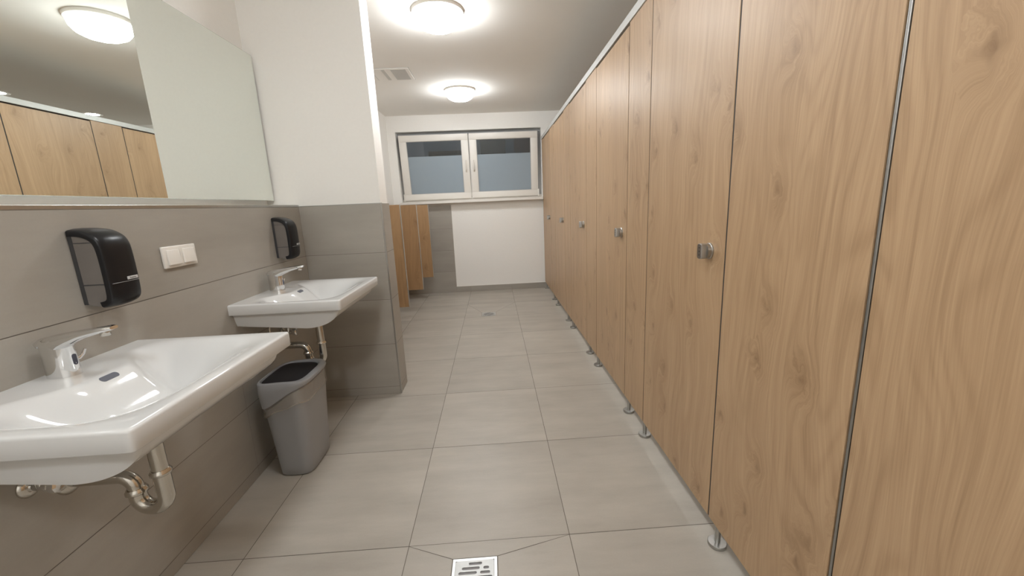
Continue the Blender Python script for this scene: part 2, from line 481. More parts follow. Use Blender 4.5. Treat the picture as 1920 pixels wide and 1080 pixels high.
def casement(n, x0, x1, hside):
    """bottom-hung tilted sash: local origin on its lower edge"""
    H = .835
    root = bpy.data.objects.new('window_%d' % n, None); COL.objects.link(root)
    root['kind'] = 'structure'; root.empty_display_size = .05
    root.location = ((x0 + x1) / 2, FY - .012, 1.304)
    root.rotation_euler = (math.radians(6.3), 0, 0)
    w = (x1 - x0) / 2
    gb, gt, gs = .078, .080, .094
    bm = bmesh.new()
    D0, D1 = -.03, .035
    box(bm, -w, w, D0, D1, 0, gb, 0, .004); box(bm, -w, w, D0, D1, H - gt, H, 0, .004)
    box(bm, -w, -w + gs, D0, D1, gb, H - gt, 0, .004); box(bm, w - gs, w, D0, D1, gb, H - gt, 0, .004)
    b2 = .006
    obj('sash_frame', bm, PVC, root, smooth=40)
    bm = bmesh.new()
    for q in ((-w + gs, w - gs, gb, gb + b2), (-w + gs, w - gs, H - gt - b2, H - gt), (-w + gs, -w + gs + b2, gb, H - gt), (w - gs - b2, w - gs, gb, H - gt)):
        box(bm, q[0], q[1], -.012, -.004, q[2], q[3])
    obj('glazing_gasket', bm, GASKET, root)
    zf = .565
    bm = bmesh.new(); box(bm, -w + gs + .001, w - gs - .001, 0, .006, gb, H - gt); obj('glass_pane', bm, GLASS, root)
    bm = bmesh.new(); box(bm, -w + gs + .002, w - gs - .002, -.0025, -.0005, gb + .001, zf); f = obj('frosted_film', bm, FROST, root)
    # handle: base rosette with the lever turned up (tilted window)
    hx = hside * (w - .046)
    bm = bmesh.new(); box(bm, hx - .013, hx + .013, -.043, -.03, .350, .412, 0, .004)
    h = obj('window_handle', bm, PLASTIC, root, smooth=40)
    bm = bmesh.new(); tube(bm, [(hx, -.04, .372), (hx, -.062, .374), (hx, -.068, .39), (hx, -.066, .50)], [.010, .010, .010, .008], 12)
    obj('handle_lever', bm, PLASTIC, h, smooth=50)
    # hinge cap at the lower outer corner
    bm = bmesh.new(); hx = -hside * (w + .004)
    box(bm, hx - .009, hx + .009, -.036, -.014, -.008, .085, 0, .004)
    obj('hinge_cap', bm, PVC, root, smooth=40)
    return root
casement(1, -1.186, -.2765, 1)
casement(2, -.2635, .648, -1)

# the light well outside
bm = bmesh.new()
box(bm, -4., 4., 7.4, 7.6, -.5, 3.6, 0); box(bm, -4., 4., YE + .26, 7.6, -.6, -.5, 0)
box(bm, -.15, .28, 7.32, 7.41, -.5, 3.4, 1); box(bm, .72, 1.3, 7.32, 7.41, -.5, 3.4, 1)
box(bm, -1.05, -.35, 7.3, 7.41, 2.06, 2.14, 1)
struct('wall_outside', bm, [OUTSIDE, OUTDARK])

# ------------------------------------------------------------------ ceiling lamps
def corridor_lamp(loc, label, glow=None):
    t = thing('ceiling_lamp', label, 'lamp', loc, 'round ceiling lamps along the corridor')
    bm = bmesh.new(); lathe(bm, [(.150, -.022), (.158, -.018), (.160, 0.)], 48)
    obj('mounting_ring', bm, PLASTIC, t, smooth=40)
    bm = bmesh.new(); lathe(bm, [(.006, -.112), (.05, -.109), (.09, -.100), (.122, -.083), (.142, -.058), (.149, -.032), (.149, -.020)], 48)
    obj('lamp_diffuser', bm, glow or LAMPG, t, smooth=60)
    return t
LX = -.275
lamp = corridor_lamp((LX, 2.79, ZC), 'glaring round ceiling lamp at the top edge, just past the pier')
dup(lamp, (LX, 4.52, ZC), 'farther round ceiling lamp close to the window end')
corridor_lamp((LX, 1.06, ZC), 'round ceiling lamp above the washbasins, out of the frame overhead', LAMPN)
corridor_lamp((LX, -.67, ZC), 'round ceiling lamp behind the camera, out of the frame', LAMPB)

def stall_lamp(loc, label):
    t = thing('recessed_downlight', label, 'lamp', loc, 'small downlights over the cubicles')
    bm = bmesh.new(); lathe(bm, [(.062, -.006), (.085, -.008), (.090, 0.)], 36)
    obj('trim_ring', bm, PLASTIC, t, smooth=40)
    bm = bmesh.new(); lathe(bm, [(.004, -.012), (.045, -.011), (.058, -.007), (.058, -.004)], 36)
    obj('lamp_diffuser', bm, STALLG, t, smooth=60)
    return t
sl = stall_lamp((1.84, 4.11, ZC), 'small bright downlight over the cubicles, mirrored at the far left of the mirror')
dup(sl, (1.84, 5.00, ZC), 'small bright downlight over the end cubicle, mirrored nearer the middle of the mirror')
for y, n in ((3.19, 'third'), (2.27, 'second'), (1.35, 'first')):
    dup(sl, (1.84, y, ZC), 'small downlight over the %s cubicle, hidden behind the cubicle fronts' % n)

# ceiling hatch / extract grille
t = thing('ceiling_vent', 'square white ceiling vent with two grey mesh openings above the urinals', 'vent', (-.825, 3.96, ZC))
bm = bmesh.new(); box(bm, -.163, .163, -.16, .16, -.008, 0., 0, .003); obj('vent_plate', bm, CEIL, t)
bm = bmesh.new(); box(bm, .005, .135, -.14, .14, -.0095, -.0078); obj('vent_mesh', bm, VENTG, t)
bm = bmesh.new(); box(bm, -.075, -.045, -.14, .14, -.0095, -.0078); obj('vent_slot', bm, VENTG, t)
bm = bmesh.new()
for q in ((-.170, .170, -.168, -.163), (-.170, .170, .163, .168), (-.170, -.165, -.168, .168), (.165, .170, -.168, .168)):
    box(bm, q[0], q[1], q[2], q[3], -.003, 0)
obj('vent_frame', bm, VENTG, t)

# ------------------------------------------------------------------ cubicle fronts
PT = .013   # board thickness
ZB, ZD, ZH = .088, 2.009, 2.018
def foot(y, parent):
    bm = bmesh.new()
    lathe(bm, [(.029, 0), (.0305, .002), (.0305, .011), (.029, .013), (.0095, .014), (.0095, ZB + .004)], 32, (XC + .018, y, 0))
    obj('foot', bm, STEEL, parent, smooth=40)
GAP = .0038
def fixed_board(t, y0, y1, feet, near_gap=True):
    bm = bmesh.new(); box(bm, XC, XC + PT, y0 + (2 * GAP if near_gap else .0005), y1 - 2 * GAP, ZB, ZH, 0, .0012, 1)
    b = obj('fixed_panel', bm, OAK, t)
    for y in feet: foot(y, b)
    for ya, yb in ((y0 + .0003, y0 + 2 * GAP), (y1 - 2 * GAP, y1 - .0003))[0 if near_gap else 1:]:
        bm = bmesh.new()   # dark strip in the rebate, its colour painting the shade of the door gap
        box(bm, XC + .0014, XC + PT, ya, yb, ZB + .002, ZD - .002)
        obj('door_gap_shade', bm, DARKGAP, b)
def lock(d, y):
    z = 1.015
    bm = bmesh.new(); lathe(bm, [(.0265, 0.), (.0265, .004), (.0245, .006), (.0245, .017), (.022, .018)], 36, (XC, y, z), 'X')
    for v in bm.verts: v.co.x = XC - (v.co.x - XC)
    obj('door_lock', bm, STEEL, d, smooth=35)
    # flat-sided turn grip with three dark marks
    bm = bmesh.new()
    pr = []
    for i in range(32):
        a = 2 * PI * i / 32
        pr.append((max(-.0135, min(.0135, .0255 * math.cos(a))), .0255 * math.sin(a)))
    loft(bm, [[(XC - h, y + p[0] * q, z + p[1] * q) for p in pr] for h, q in ((.0175, 1.), (.033, 1.), (.0355, .92))])
    obj('turn_grip', bm, STEEL, d, smooth=35)
    for dz in (-.012, 0, .012):
        bm = bmesh.new(); lathe(bm, [(.0022, .0354), (.0022, .0362)], 10, (0, y - .001, z + dz), 'X')
        for v in bm.verts: v.co.x = XC - v.co.x
        obj('lock_mark', bm, DARKGAP, d)
def cubicle(y0, y1, y2, feet, label):
    """one cubicle front: the door, its lock and the fixed panel on feet beyond it"""
    t = thing('toilet_cubicle', label, 'toilet cubicle', (XC, (y0 + y2) / 2, 0), 'oak toilet cubicle fronts with round steel locks')
    bm = bmesh.new(); box(bm, XC, XC + PT, y0, y1, ZB, ZD, 0, .0012, 1)
    d = obj('door', bm, OAK, t)
    lock(d, y0 + .085)
    fixed_board(t, y1, y2, feet)
    for p in t.children:
        p.location = (-XC, -(y0 + y2) / 2, 0)
    return t
S = [.715, 1.194, 1.816, 2.112, 2.735, 3.040, 3.668, 3.966, 4.568, 4.902, 5.545, 5.626]
names = ['nearest oak cubicle door with the largest round steel lock, and its narrow fixed panel', 'second oak cubicle door with round steel lock counted from the near end',
         'third oak cubicle door with round steel lock counted from the near end', 'fourth oak cubicle door with round steel lock, one before the window end',
         'farthest, narrowest-looking oak cubicle door beside the white end wall']
for i in range(5):
    a, b, c = S[1 + 2 * i], S[2 + 2 * i], S[3 + 2 * i]
    cubicle(a, b, c, [b + .018, c - .034] if i < 4 else [b + .018], names[i])
# the fixed board before the first door, with the upright steel strip on its near edge
t = thing('cubicle_partition', 'wide fixed oak board between the upright steel strip and the nearest lock door', 'partition')
fixed_board(t, S[0], S[1], [S[0] + .05, S[1] - .040], False)
bm = bmesh.new(); box(bm, XC + .006, XC + .03, S[0] - .0125, S[0], ZB, ZH); g = obj('groove_shade', bm, simple('grey_groove', (.085, .08, .076), .6, noise=.05), t)  # fill behind the rod, groove shade put into its dark colour
bm = bmesh.new(); lathe(bm, [(.0032, ZB), (.0032, ZH)], 16, (XC + .0030, S[0] - .0068, 0)); o = obj('hinge_rod', bm, ROD, t, smooth=60); o['label'] = 'upright steel strip with dark grooves'
# the big board nearest the camera
t = thing('cubicle_partition', 'large knotty oak board filling the right edge, right of the steel strip', 'partition')
bm = bmesh.new(); box(bm, XC, XC + PT, -.62, S[0] - .013, ZB, ZH, 0, .0012, 1); b = obj('fixed_panel', bm, OAK, t)
foot(.02, b); foot(-.55, b)
# head rail over everything
bm = bmesh.new()
box(bm, XC - .006, XC + .030, -.62, YE - .002, ZH + .001, ZH + .041, 0, .002)
tag(obj('head_rail', bm, WHITEALU), 'long pale metal rail along the top of the cubicle fronts', 'rail')
bm = bmesh.new(); box(bm, XC + .014, XC + .028, S[1], YE - .012, ZD - .003, ZH + .0008); o_gap = obj('head_gap_shade', bm, DARKGAP)  # added dark strip: shade of the open gap over the doors
tag(o_gap, 'thin dark strip painted as gap shade above the cubicle doors under the pale rail', 'gap shade')

# ------------------------------------------------------------------ urinal dividers and urinals
XE, DZ0 = -.815, .300
def divider(y, label):
    t = thing('urinal_divider', label, 'divider', (0, y, 0), 'oak divider boards between the urinals')
    bm = bmesh.new(); box(bm, XR2 + .009, XE - .004, -.0065, .0065, DZ0, 1.231, 0, .001, 1); obj('divider_board', bm, OAKX, t)
    bm = bmesh.new(); box(bm, XE - .004, XE + .002, -.009, .009, DZ0 - .002, 1.233, 0, .001, 1); obj('edge_strip', bm, ALU, t)
    return t
d1 = divider(3.665, 'nearest oak urinal divider board, reaching lowest beside the grey pier')
dup(d1, (0, 4.450, 0), 'middle oak urinal divider board, partly behind the nearest one')
dup(d1, (0, 5.250, 0), 'farthest oak urinal divider board, beside the grey tiles under the window')
def urinal(y, label):
    t = thing('urinal', label, 'urinal', (XR2 + .008, y, .52), 'white urinals between the oak dividers')
    bm = bmesh.new(); rings = []
    for k in range(13):
        s = k / 12; z = .62 * s
        dx = .10 + .20 * math.sin(PI * min(1, .18 + s * .75)) ** .8 * (1 if s < .45 else 1 - .75 * ((s - .45) / .55) ** 1.3)
        w = .085 + .085 * math.sin(PI * min(.5, .12 + s * .5)) - .03 * max(0, s - .6)
        rings.append([(.001 + dx * max(0., math.cos(a)) ** .75 if abs(math.cos(a)) > 1e-6 else .001, w * math.sin(a), z) for a in [(-PI / 2) + PI * i / 18 for i in range(19)]])
    loft(bm, rings)
    obj('urinal_bowl', bm, CERAMIC, t, smooth=60)
    bm = bmesh.new(); tube(bm, [(.12, 0, .01), (.12, 0, -.05), (.10, 0, -.075), (.001, 0, -.08)], .02, 16); obj('trap_pipe', bm, OLDCHROME, t, smooth=60)
    bm = bmesh.new(); box(bm, .001, .012, -.05, .05, .74, .84, 0, .003); obj('flush_plate', bm, STEEL, t)
    return t
u1 = urinal(3.27, 'white urinal hidden between the pier and the nearest oak divider')
dup(u1, (XR2 + .008, 4.06, .52), 'white urinal hidden between the nearest and middle oak dividers')
dup(u1, (XR2 + .008, 4.85, .52), 'white urinal hidden between the middle and farthest oak dividers')

# ------------------------------------------------------------------ mirror
MY0, MY1, MZ0, MZ1 = .25, 2.484, 1.273, 2.053
t = thing('wall_mirror', 'wide frameless mirror above the washbasins', 'mirror', (XR2, 0, 0))
bm = bmesh.new(); box(bm, .0005, .044, MY0 + .02, MY1 - .02, MZ0 + .014, MZ1 - .02); obj('mirror_backing', bm, ALU, t)
bm = bmesh.new(); box(bm, .044, .050, MY0, MY1, MZ0, MZ1, 1, .0015, 2)
for f in bm.faces:
    f.material_index = 0 if abs(f.calc_center_median().x - .050) < 1e-5 else 1
obj('mirror_glass', bm, [MIRROR, simple('mirror_edge', (.60, .66, .62), .12, .6)], t)
bm = bmesh.new()

# ------------------------------------------------------------------ washbasins
def sst(a, b, x):
    t = max(0., min(1., (x - a) / (b - a))); return t * t * (3 - 2 * t)
BW, BD = .296, .472
def top_h(x, y):
    ay = abs(y)
    xb = .150 - .085 * sst(.05, .19, ay)
    wob = sst(xb, xb + .115, x) * (1 - sst(BD - .215, BD - .020, x)) * (1 - sst(BW - .200, BW - .020, ay))
    return -.092 * wob
def bot_h(x, y):
    ay = abs(y)
    s = 1 - sst(BW - .042, BW - .022, ay)
    f = .058 + .026 * x / .30 if x < .30 else .084 * math.sqrt(max(0., 1 - ((x - .30) / (BD - .026 - .30)) ** 2))
    return -.046 - s * f
def basin_mesh():
    bm = bmesh.new()
    nx, ny = 72, 88
    def spread(n, lo, hi, r):
        # extra samples near the rounded rim
        a = [lo, lo + r * .15, lo + r * .4, lo + r]; b = [hi - r, hi - r * .4, hi - r * .15, hi]
        m = n - 8
        return a + [lo + r + (hi - lo - 2 * r) * (i + 1) / (m + 1) for i in range(m)] + b
    xs = spread(nx, 0., BD, .0065); ys = spread(ny, -BW, BW, .0065)
    r = .0065
    def corner(x, y):
        # round the two front corners in plan, keep the wall edge square
        R = .012
        cx, cy = BD - R, BW - R
        if x > cx and abs(y) > cy:
            dx, dy = x - cx, abs(y) - cy
            m = max(dx, dy); l = math.hypot(dx, dy)
            k = m / l if l else 1
            return cx + dx * k, math.copysign(cy + dy * k, y)
        return x, y
    def edge_drop(x, y):
        d = min(BD - x, BW - abs(y))
        if d >= r: return 0.
        return r - math.sqrt(max(0., r * r - (r - d) ** 2))
    T = [[None] * len(ys) for _ in xs]; Bt = [[None] * len(ys) for _ in xs]
    for i, x in enumerate(xs):
        for j, y in enumerate(ys):
            px, py = corner(x, y)
            T[i][j] = bm.verts.new((px, py, top_h(x, y) - edge_drop(x, y)))
            Bt[i][j] = bm.verts.new((px, py, bot_h(x, y) + .4 * edge_drop(x, y)))
    for i in range(len(xs) - 1):
        for j in range(len(ys) - 1):
            bm.faces.new((T[i][j], T[i + 1][j], T[i + 1][j + 1], T[i][j + 1]))
            bm.faces.new((Bt[i][j], Bt[i][j + 1], Bt[i + 1][j + 1], Bt[i + 1][j]))
    border = [(i, 0) for i in range(len(xs))] + [(len(xs) - 1, j) for j in range(1, len(ys))] + [(i, len(ys) - 1) for i in range(len(xs) - 2, -1, -1)] + [(0, j) for j in range(len(ys) - 2, 0, -1)]
    for k in range(len(border)):
        a, b = border[k], border[(k + 1) % len(border)]
        bm.faces.new((T[a[0]][a[1]], Bt[a[0]][a[1]], Bt[b[0]][b[1]], T[b[0]][b[1]]))
    return bm

def stadium(w, r, n=10):
    pts = []
    for i in range(n + 1):
        a = -PI / 2 + PI * i / n; pts.append((w / 2 - r + r * math.cos(a), r * math.sin(a)))
    for i in range(n + 1):
        a = PI / 2 + PI * i / n; pts.append((-w / 2 + r + r * math.cos(a), r * math.sin(a)))
    return pts

def make_basin(loc, label, group):
    t = thing('washbasin', label, 'washbasin', loc, group)
    b = obj('basin_body', basin_mesh(), CERAMIC, t, smooth=50)
    # overflow slot lying on the back slope of the bowl
    bm = bmesh.new()
    sx = .170
    rows = [(-1, -.0005), (1, -.0005)]
    pts = stadium(.047, .0072)
    def P(u, v, h):
        x = sx + v * .95
        return (x, u, top_h(x, u) + h)
    loft(bm, [[P(u, v, -.004) for u, v in pts], [P(u, v, .0008) for u, v in pts]])
    obj('overflow_slot', bm, SLOT, t)
    # waste fitting in the bowl
    bm = bmesh.new(); lathe(bm, [(.030, -.099), (.032, -.0965), (.026, -.0945), (.004, -.0935)], 28, (.245, 0, 0)); obj('waste_plug', bm, CHROME, t, smooth=50)
    return t
B1 = make_basin((XL, .988, .820), 'nearer white washbasin at the lower left, cut by the frame', 'white wall-hung washbasins')
B2 = dup(B1, (XL, 2.012, .820), 'farther white washbasin in the corner beside the tiled pier')

# ------------------------------------------------------------------ sensor taps
def make_tap(loc, label):
    t = thing('faucet', label, 'tap', loc, 'chrome sensor taps on the washbasins')
    bm = bmesh.new()
    def ell(cx, z, rx, ry, tilt=0., n=28):
        return [(cx + rx * math.cos(a), ry * math.sin(a), z + tilt * rx * math.cos(a)) for a in [2 * PI * i / n for i in range(n)]]
    # body rises, then bends into the long flat spout
    loft(bm, [ell(.000, -.001, .0365, .0265), ell(.000, .002, .0365, .0265), ell(-.0010, .03, .0355, .0255), ell(-.0015, .06, .0355, .0248), ell(-.0005, .094, .0362, .0246, .16)])
    def sec(x, z, a, w, h, n=28):
        # superelliptic section square to direction a
        ca, sa = math.cos(a), math.sin(a); out = []
        for i in range(n):
            th = 2 * PI * i / n
            c, s = math.cos(th), math.sin(th)
            e = .75
            yy = w * math.copysign(abs(c) ** e, c); hh = h * math.copysign(abs(s) ** e, s)
            out.append((x - sa * hh, yy, z + ca * hh))
        return out
    R = math.radians
    loft(bm, [sec(-.0300, .0780, R(75), .019, .003), sec(-.0275, .0870, R(58), .0232, .009), sec(-.0160, .0850, R(33), .0246, .0175), sec(.010, .0850, R(17), .0246, .0215),
              sec(.040, .0950, R(13), .0235, .0160), sec(.075, .1045, R(10), .0215, .0108), sec(.110, .1110, R(8), .0190, .0080), sec(.138, .1155, R(8), .0160, .0064), sec(.146, .1166, R(8), .0110, .0040)])
    obj('tap_body', bm, CHROME, t, smooth=50)
    bm = bmesh.new(); lathe(bm, [(.0095, .0965), (.0105, .098), (.0105, .108)], 20, (.122, 0, 0)); obj('aerator', bm, OLDCHROME, t, smooth=40)
    bm = bmesh.new()
    pts = stadium(.028, .0055)
    def Q(u, v, h):
        z = .040 + u; rx = .0358 + h; y = v
        return (rx * math.sqrt(max(0, 1 - (y / .0255) ** 2)) - .0015, y, z)
    loft(bm, [[Q(u, v, -.003) for u, v in pts], [Q(u, v, .0008) for u, v in pts]])
    obj('sensor_window', bm, SENSOR, t)
    bm = bmesh.new(); tube(bm, [(.006, .020, .030), (.008, .036, .032), (.012, .043, .040), (.016, .047, .052)], [.0045, .0045, .004, .0032], 12)
    obj('mixing_lever', bm, CHROME, t, smooth=50)
    return t
T1 = make_tap((XL + .0555, .998, .8205), 'chrome sensor tap on the nearer white washbasin')
dup(T1, (XL + .0555, 2.022, .8205), 'chrome sensor tap on the farther white washbasin in the corner')

# ------------------------------------------------------------------ bottle traps and valves
def make_trap(loc, label):
    t = thing('drain_trap', label, 'drain pipe', loc, 'chrome drain traps below the washbasins')
    R = .0185
    bm = bmesh.new(); lathe(bm, [(R, .548), (R, .6915)], 28, (.236, 0, 0)); obj('tail_pipe', bm, OLDCHROME, t, smooth=60)
    bm = bmesh.new()
    lathe(bm, [(.0215, .532), (.0245, .535), (.0245, .541), (.0215, .545), (.0205, .548)], 32, (.236, 0, 0))
    obj('union_nut', bm, OLDCHROME, t, smooth=50); bm = bmesh.new()
    lathe(bm, [(.0215, .481), (.0245, .484), (.0245, .490), (.0215, .494), (.0205, .497)], 32, (.163, 0, 0)); obj('union_nut', bm, OLDCHROME, t, smooth=50)
    bm = bmesh.new()
    tube(bm, [(.236, 0, .536), (.236, 0, .500)] + arc(.1995, .472, .0365, 0, -180, 0, 18) + [(.163, 0, .486)], R + .001, 28); obj('u_bend', bm, OLDCHROME, t, smooth=60)
    bm = bmesh.new()
    tube(bm, [(.163, 0, .490)] + arc(.128, .497, .035, 0, 90, 0, 12) + [(.02, 0, .532), (.0005, 0, .532)], R - .001, 28); obj('outlet_pipe', bm, OLDCHROME, t, smooth=60)
    bm = bmesh.new(); lathe(bm, [(.036, .0005), (.036, .003), (.028, .012), (.0195, .014)], 36, (0, 0, .532), 'X'); obj('wall_rosette', bm, OLDCHROME, t, smooth=50)
    return t
P1 = make_trap((XL, .988, 0), 'dull chrome drain trap under the nearer washbasin')
dup(P1, (XL, 2.012, 0), 'dull chrome drain trap under the farther washbasin, behind the bin')

def make_valve(loc, label):
    t = thing('angle_valve', label, 'valve', loc, 'chrome angle valves under the washbasins')
    bm = bmesh.new(); lathe(bm, [(.027, .0005), (.027, .003), (.020, .010), (.012, .012)], 32, (0, 0, 0), 'X'); obj('wall_rosette', bm, OLDCHROME, t, smooth=50)
    bm = bmesh.new(); lathe(bm, [(.0115, .010), (.0115, .040), (.014, .042), (.014, .058)], 24, (0, 0, 0), 'X'); lathe(bm, [(.012, .0), (.012, .024), (.009, .026), (.009, .036)], 20, (.034, 0, 0)); obj('valve_body', bm, CHROME, t, smooth=40)
    bm = bmesh.new(); lathe(bm, [(.017, .056), (.019, .060), (.019, .074), (.014, .078)], 10, (0, 0, 0), 'X'); obj('valve_handle', bm, CHROME, t)
    bm = bmesh.new(); tube(bm, [(.034, 0, .034), (.034, 0, .07), (.040, .008, .09), (.044, .012, .112)], .005, 12); obj('supply_hose', bm, OLDCHROME, t, smooth=60)
    return t
V1 = make_valve((XL, .905, .578), 'chrome angle valve under the nearer washbasin, left of its drain pipe')
dup(V1, (XL, 1.004, .600), 'chrome angle valve under the nearer washbasin, right above its drain rosette')
dup(V1, (XL, 1.930, .578), 'chrome angle valve under the farther washbasin, left of its drain pipe')
dup(V1, (XL, 2.100, .578), 'chrome angle valve under the farther washbasin, by the pier side')

# ------------------------------------------------------------------ soap dispensers
def make_dispenser(loc, label):
    t = thing('soap_dispenser', label, 'soap dispenser', loc, 'black soap dispensers above the washbasins')
    W = .048
    # side profile (x out from wall, z up), runs over the top, down the front, round the bottom
    prof = [(.004, .216), (.030, .2145), (.052, .208), (.070, .196), (.080, .180), (.0845, .158), (.086, .11), (.085, .050), (.083, .026), (.077, .012), (.066, .004), (.050, .000)]
    # smooth the profile
    def cr(ps, m=5):
        out = []
        for i in range(len(ps) - 1):
            p0, p1, p2, p3 = ps[max(i - 1, 0)], ps[i], ps[i + 1], ps[min(i + 2, len(ps) - 1)]
            for k in range(m):
                u = k / m
                out.append(tuple(.5 * (2 * p1[c] + (p2[c] - p0[c]) * u + (2 * p0[c] - 5 * p1[c] + 4 * p2[c] - p3[c]) * u * u + (3 * p1[c] - p0[c] - 3 * p2[c] + p3[c]) * u ** 3) for c in (0, 1)))
        return out + [ps[-1]]
    pr = cr(prof)
    # shell: strip of the profile, crowned across and turned down at the sides
    bm = bmesh.new(); rings = []
    n = len(pr)
    for i, (x, z) in enumerate(pr):
        a = Vector(pr[min(i + 1, n - 1)]) - Vector(pr[max(i - 1, 0)]); a.normalize()
        nx, nz = a.y * -1 * -1, a.x    # outward normal guess
        nrm = Vector((-a.y, a.x)); 
        if nrm.dot(Vector((x - .03, z - .10))) < 0: nrm = -nrm
        row = []
        for y, d in ((-W, -.016), (-W, -.004), (-W + .002, -.001), (-W + .007, .0012), (-W * .5, .004), (0, .005), (W * .5, .004), (W - .007, .0012), (W - .002, -.001), (W, -.004), (W, -.016)):
            row.append((max(.0008, x + nrm.x * d), y, z + nrm.y * d))
        for y, d in ((W - .003, -.016), (0, -.008), (-W + .003, -.016)):
            row.append((max(.0006, x + nrm.x * d), y, z + nrm.y * d))
        rings.append(row)
    loft(bm, rings)
    sh = obj('front_shell', bm, BLACK, t, smooth=45)
    # parting line and white brand label on the shell
    bm = bmesh.new(); box(bm, .0885, .0915, -W + .004, W - .003, .0650, .0662); obj('parting_line', bm, simple('parting_light', (.30, .30, .30), .4), sh)
    bm = bmesh.new(); box(bm, .089, .0920, .002, .036, .0695, .0785, 0, .0006, 1); lb = obj('brand_label', bm, simple('label_grey', (.52, .52, .52), .4), sh)
    cu = bpy.data.curves.new('label_text', 'FONT'); cu.body = 'katrin'; cu.size = .0085; cu.align_x = 'CENTER'; cu.align_y = 'CENTER'; cu.extrude = .0001
    ob = bpy.data.objects.new('label_text', cu); COL.objects.link(ob)
    me = bpy.data.meshes.new_from_object(ob.evaluated_get(bpy.context.evaluated_depsgraph_get())); bpy.data.objects.remove(ob)
    lt = bpy.data.objects.new('label_text', me); COL.objects.link(lt); me.materials.append(DARKGREY)
    lt.parent = sh; lt.location = (.0922, .019, .0740); lt.rotation_euler = (PI / 2, 0, PI / 2)
    # see-through cheeks (two) closing the sides
    for s in (-1, 1):
        bm = bmesh.new()
        side = [(max(.001, x - .003), z - .002 if z > .1 else z + .002) for x, z in pr[::3]] + [(.040, .003), (.006, .012), (.002, .03)]
        ys = (s * (W - .0035), s * (W - .0055))
        loft(bm, [[(x, y, z) for x, z in side] for y in ys])
        obj('side_cheek', bm, SMOKE, t)
        bm = bmesh.new()   # darker rear frame and lower lip of the cheek
        y0, y1 = sorted((s * (W - .003), s * (W - .0056)))
        box(bm, .001, .012, y0, y1, .010, .200); box(bm, .012, .082, y0, y1, .0635, .0665); box(bm, .012, .072, y0, y1, .180, .1820)
        obj('cheek_frame', bm, DARKGREY, t)
    bm = bmesh.new(); box(bm, .0006, .012, -W + .006, W - .006, .008, .208, 0, .003); obj('back_plate', bm, DARKGREY, t)
    bm = bmesh.new(); box(bm, .016, .062, -W + .012, W - .012, .070, .176, 0, .010, 3); obj('soap_cartridge', bm, simple('soap_cartridge_plastic', (.50, .46, .43), .35), t, smooth=50)
    bm = bmesh.new(); box(bm, .016, .050, -W + .016, W - .016, .006, .062, 0, .006, 2); obj('pump_block', bm, simple('pump_grey', (.33, .29, .265), .4), t, smooth=50)
    return t
DZ = .958
D1 = make_dispenser((XL, 1.188, DZ), 'black soap dispenser left of the white switch plate')
dup(D1, (XL, 2.212, DZ), 'black soap dispenser in the corner near the pier')

# ------------------------------------------------------------------ switch plate
t = thing('wall_switch', 'white double switch plate on grey tiles between the dispensers', 'switch', (XL, 1.511, 1.061))
bm = bmesh.new(); box(bm, .0004, .010, -.078, .078, -.038, .038, 0, .0035, 3); obj('switch_plate', bm, PLASTIC, t, smooth=40)
for s in (-1, 1):
    bm = bmesh.new(); box(bm, .008, .0145, -.029, .029, -.028, .026, 0, .003, 3)
    for v in bm.verts:
        if v.co.x > .0115: v.co.x += (-v.co.z) * .09
    o = obj('rocker', bm, PLASTIC, t, smooth=40); o.location = (0, s * .036 + .002, 0)

# ------------------------------------------------------------------ waste bin
BC = Vector((-.978, 1.822))
def sup(cx, cy, hx, hy, z, n=64, e=4.2, zf=None):
    out = []
    for i in range(n):
        a = 2 * PI * i / n
        c, s = math.cos(a), math.sin(a)
        x = cx + hx * math.copysign(abs(c) ** (2 / e), c); y = cy + hy * math.copysign(abs(s) ** (2 / e), s)
        zz = z if zf is None else zf((x - cx) / hx, (y - cy) / hy)
        out.append((x, y, zz))
    return out
t = thing('waste_bin', 'grey plastic waste bin with swing lid and clear liner on the floor', 'waste bin', (BC.x, BC.y, 0))
def hx(z): return .079 + (.110 - .079) * z / .47
def hy(z): return .125 + (.146 - .125) * z / .47
def ox(z): return 0.
def rim(u): # height of the body rim: low at the wall, high at the room side
    return .345 + .098 * sst(-1.0, 1.0, u) + .0
bm = bmesh.new()
rg = [sup(0, 0, hx(0) - .006, hy(0) - .006, .0005), sup(0, 0, hx(0), hy(0), .008)]
for k in range(1, 7):
    z = .34 * k / 6; rg.append(sup(ox(z), 0, hx(z), hy(z), z))
zt = .40
rg.append(sup(ox(zt), 0, hx(zt), hy(zt), 0, zf=lambda u, v: rim(u) - .01))
rg.append(sup(ox(zt), 0, hx(zt) - .006, hy(zt) - .006, 0, zf=lambda u, v: rim(u) - .01))
rg.append(sup(0, 0, hx(0) - .008, hy(0) - .008, .02))
loft(bm, rg)
obj('bin_body', bm, BINGREY, t, smooth=60)
# liner folded over the rim
random.seed(3)
bm = bmesh.new()
wr = [random.uniform(-.0012, .0022) for _ in range(96)]
def bagring(z0, grow, zf, j):
    r = sup(ox(z0), 0, hx(z0) + grow, hy(z0) + grow, 0, n=96, zf=zf)
    return [(x + math.copysign(wr[(i * 3 + j) % 96], x), y + math.copysign(wr[(i * 5 + j) % 96], y), z) for i, (x, y, z) in enumerate(r)]
low = lambda u, v: rim(u) - .042 - .036 * sst(-.6, 1., u) + .004 * math.sin(7 * u + 3 * v)
rg = [bagring(.33, .0045, lambda u, v: low(u, v) + .006, 1), bagring(.33, .0062, low, 2), bagring(.34, .0072, lambda u, v: low(u, v) + .004, 3), bagring(.35, .0052, lambda u, v: low(u, v) + .010, 7),
      bagring(.37, .0045, lambda u, v: low(u, v) * .5 + rim(u) * .5, 11), bagring(.40, .0042, lambda u, v: rim(u) - .004, 5), bagring(.41, .0012, lambda u, v: rim(u) + .003, 1)]
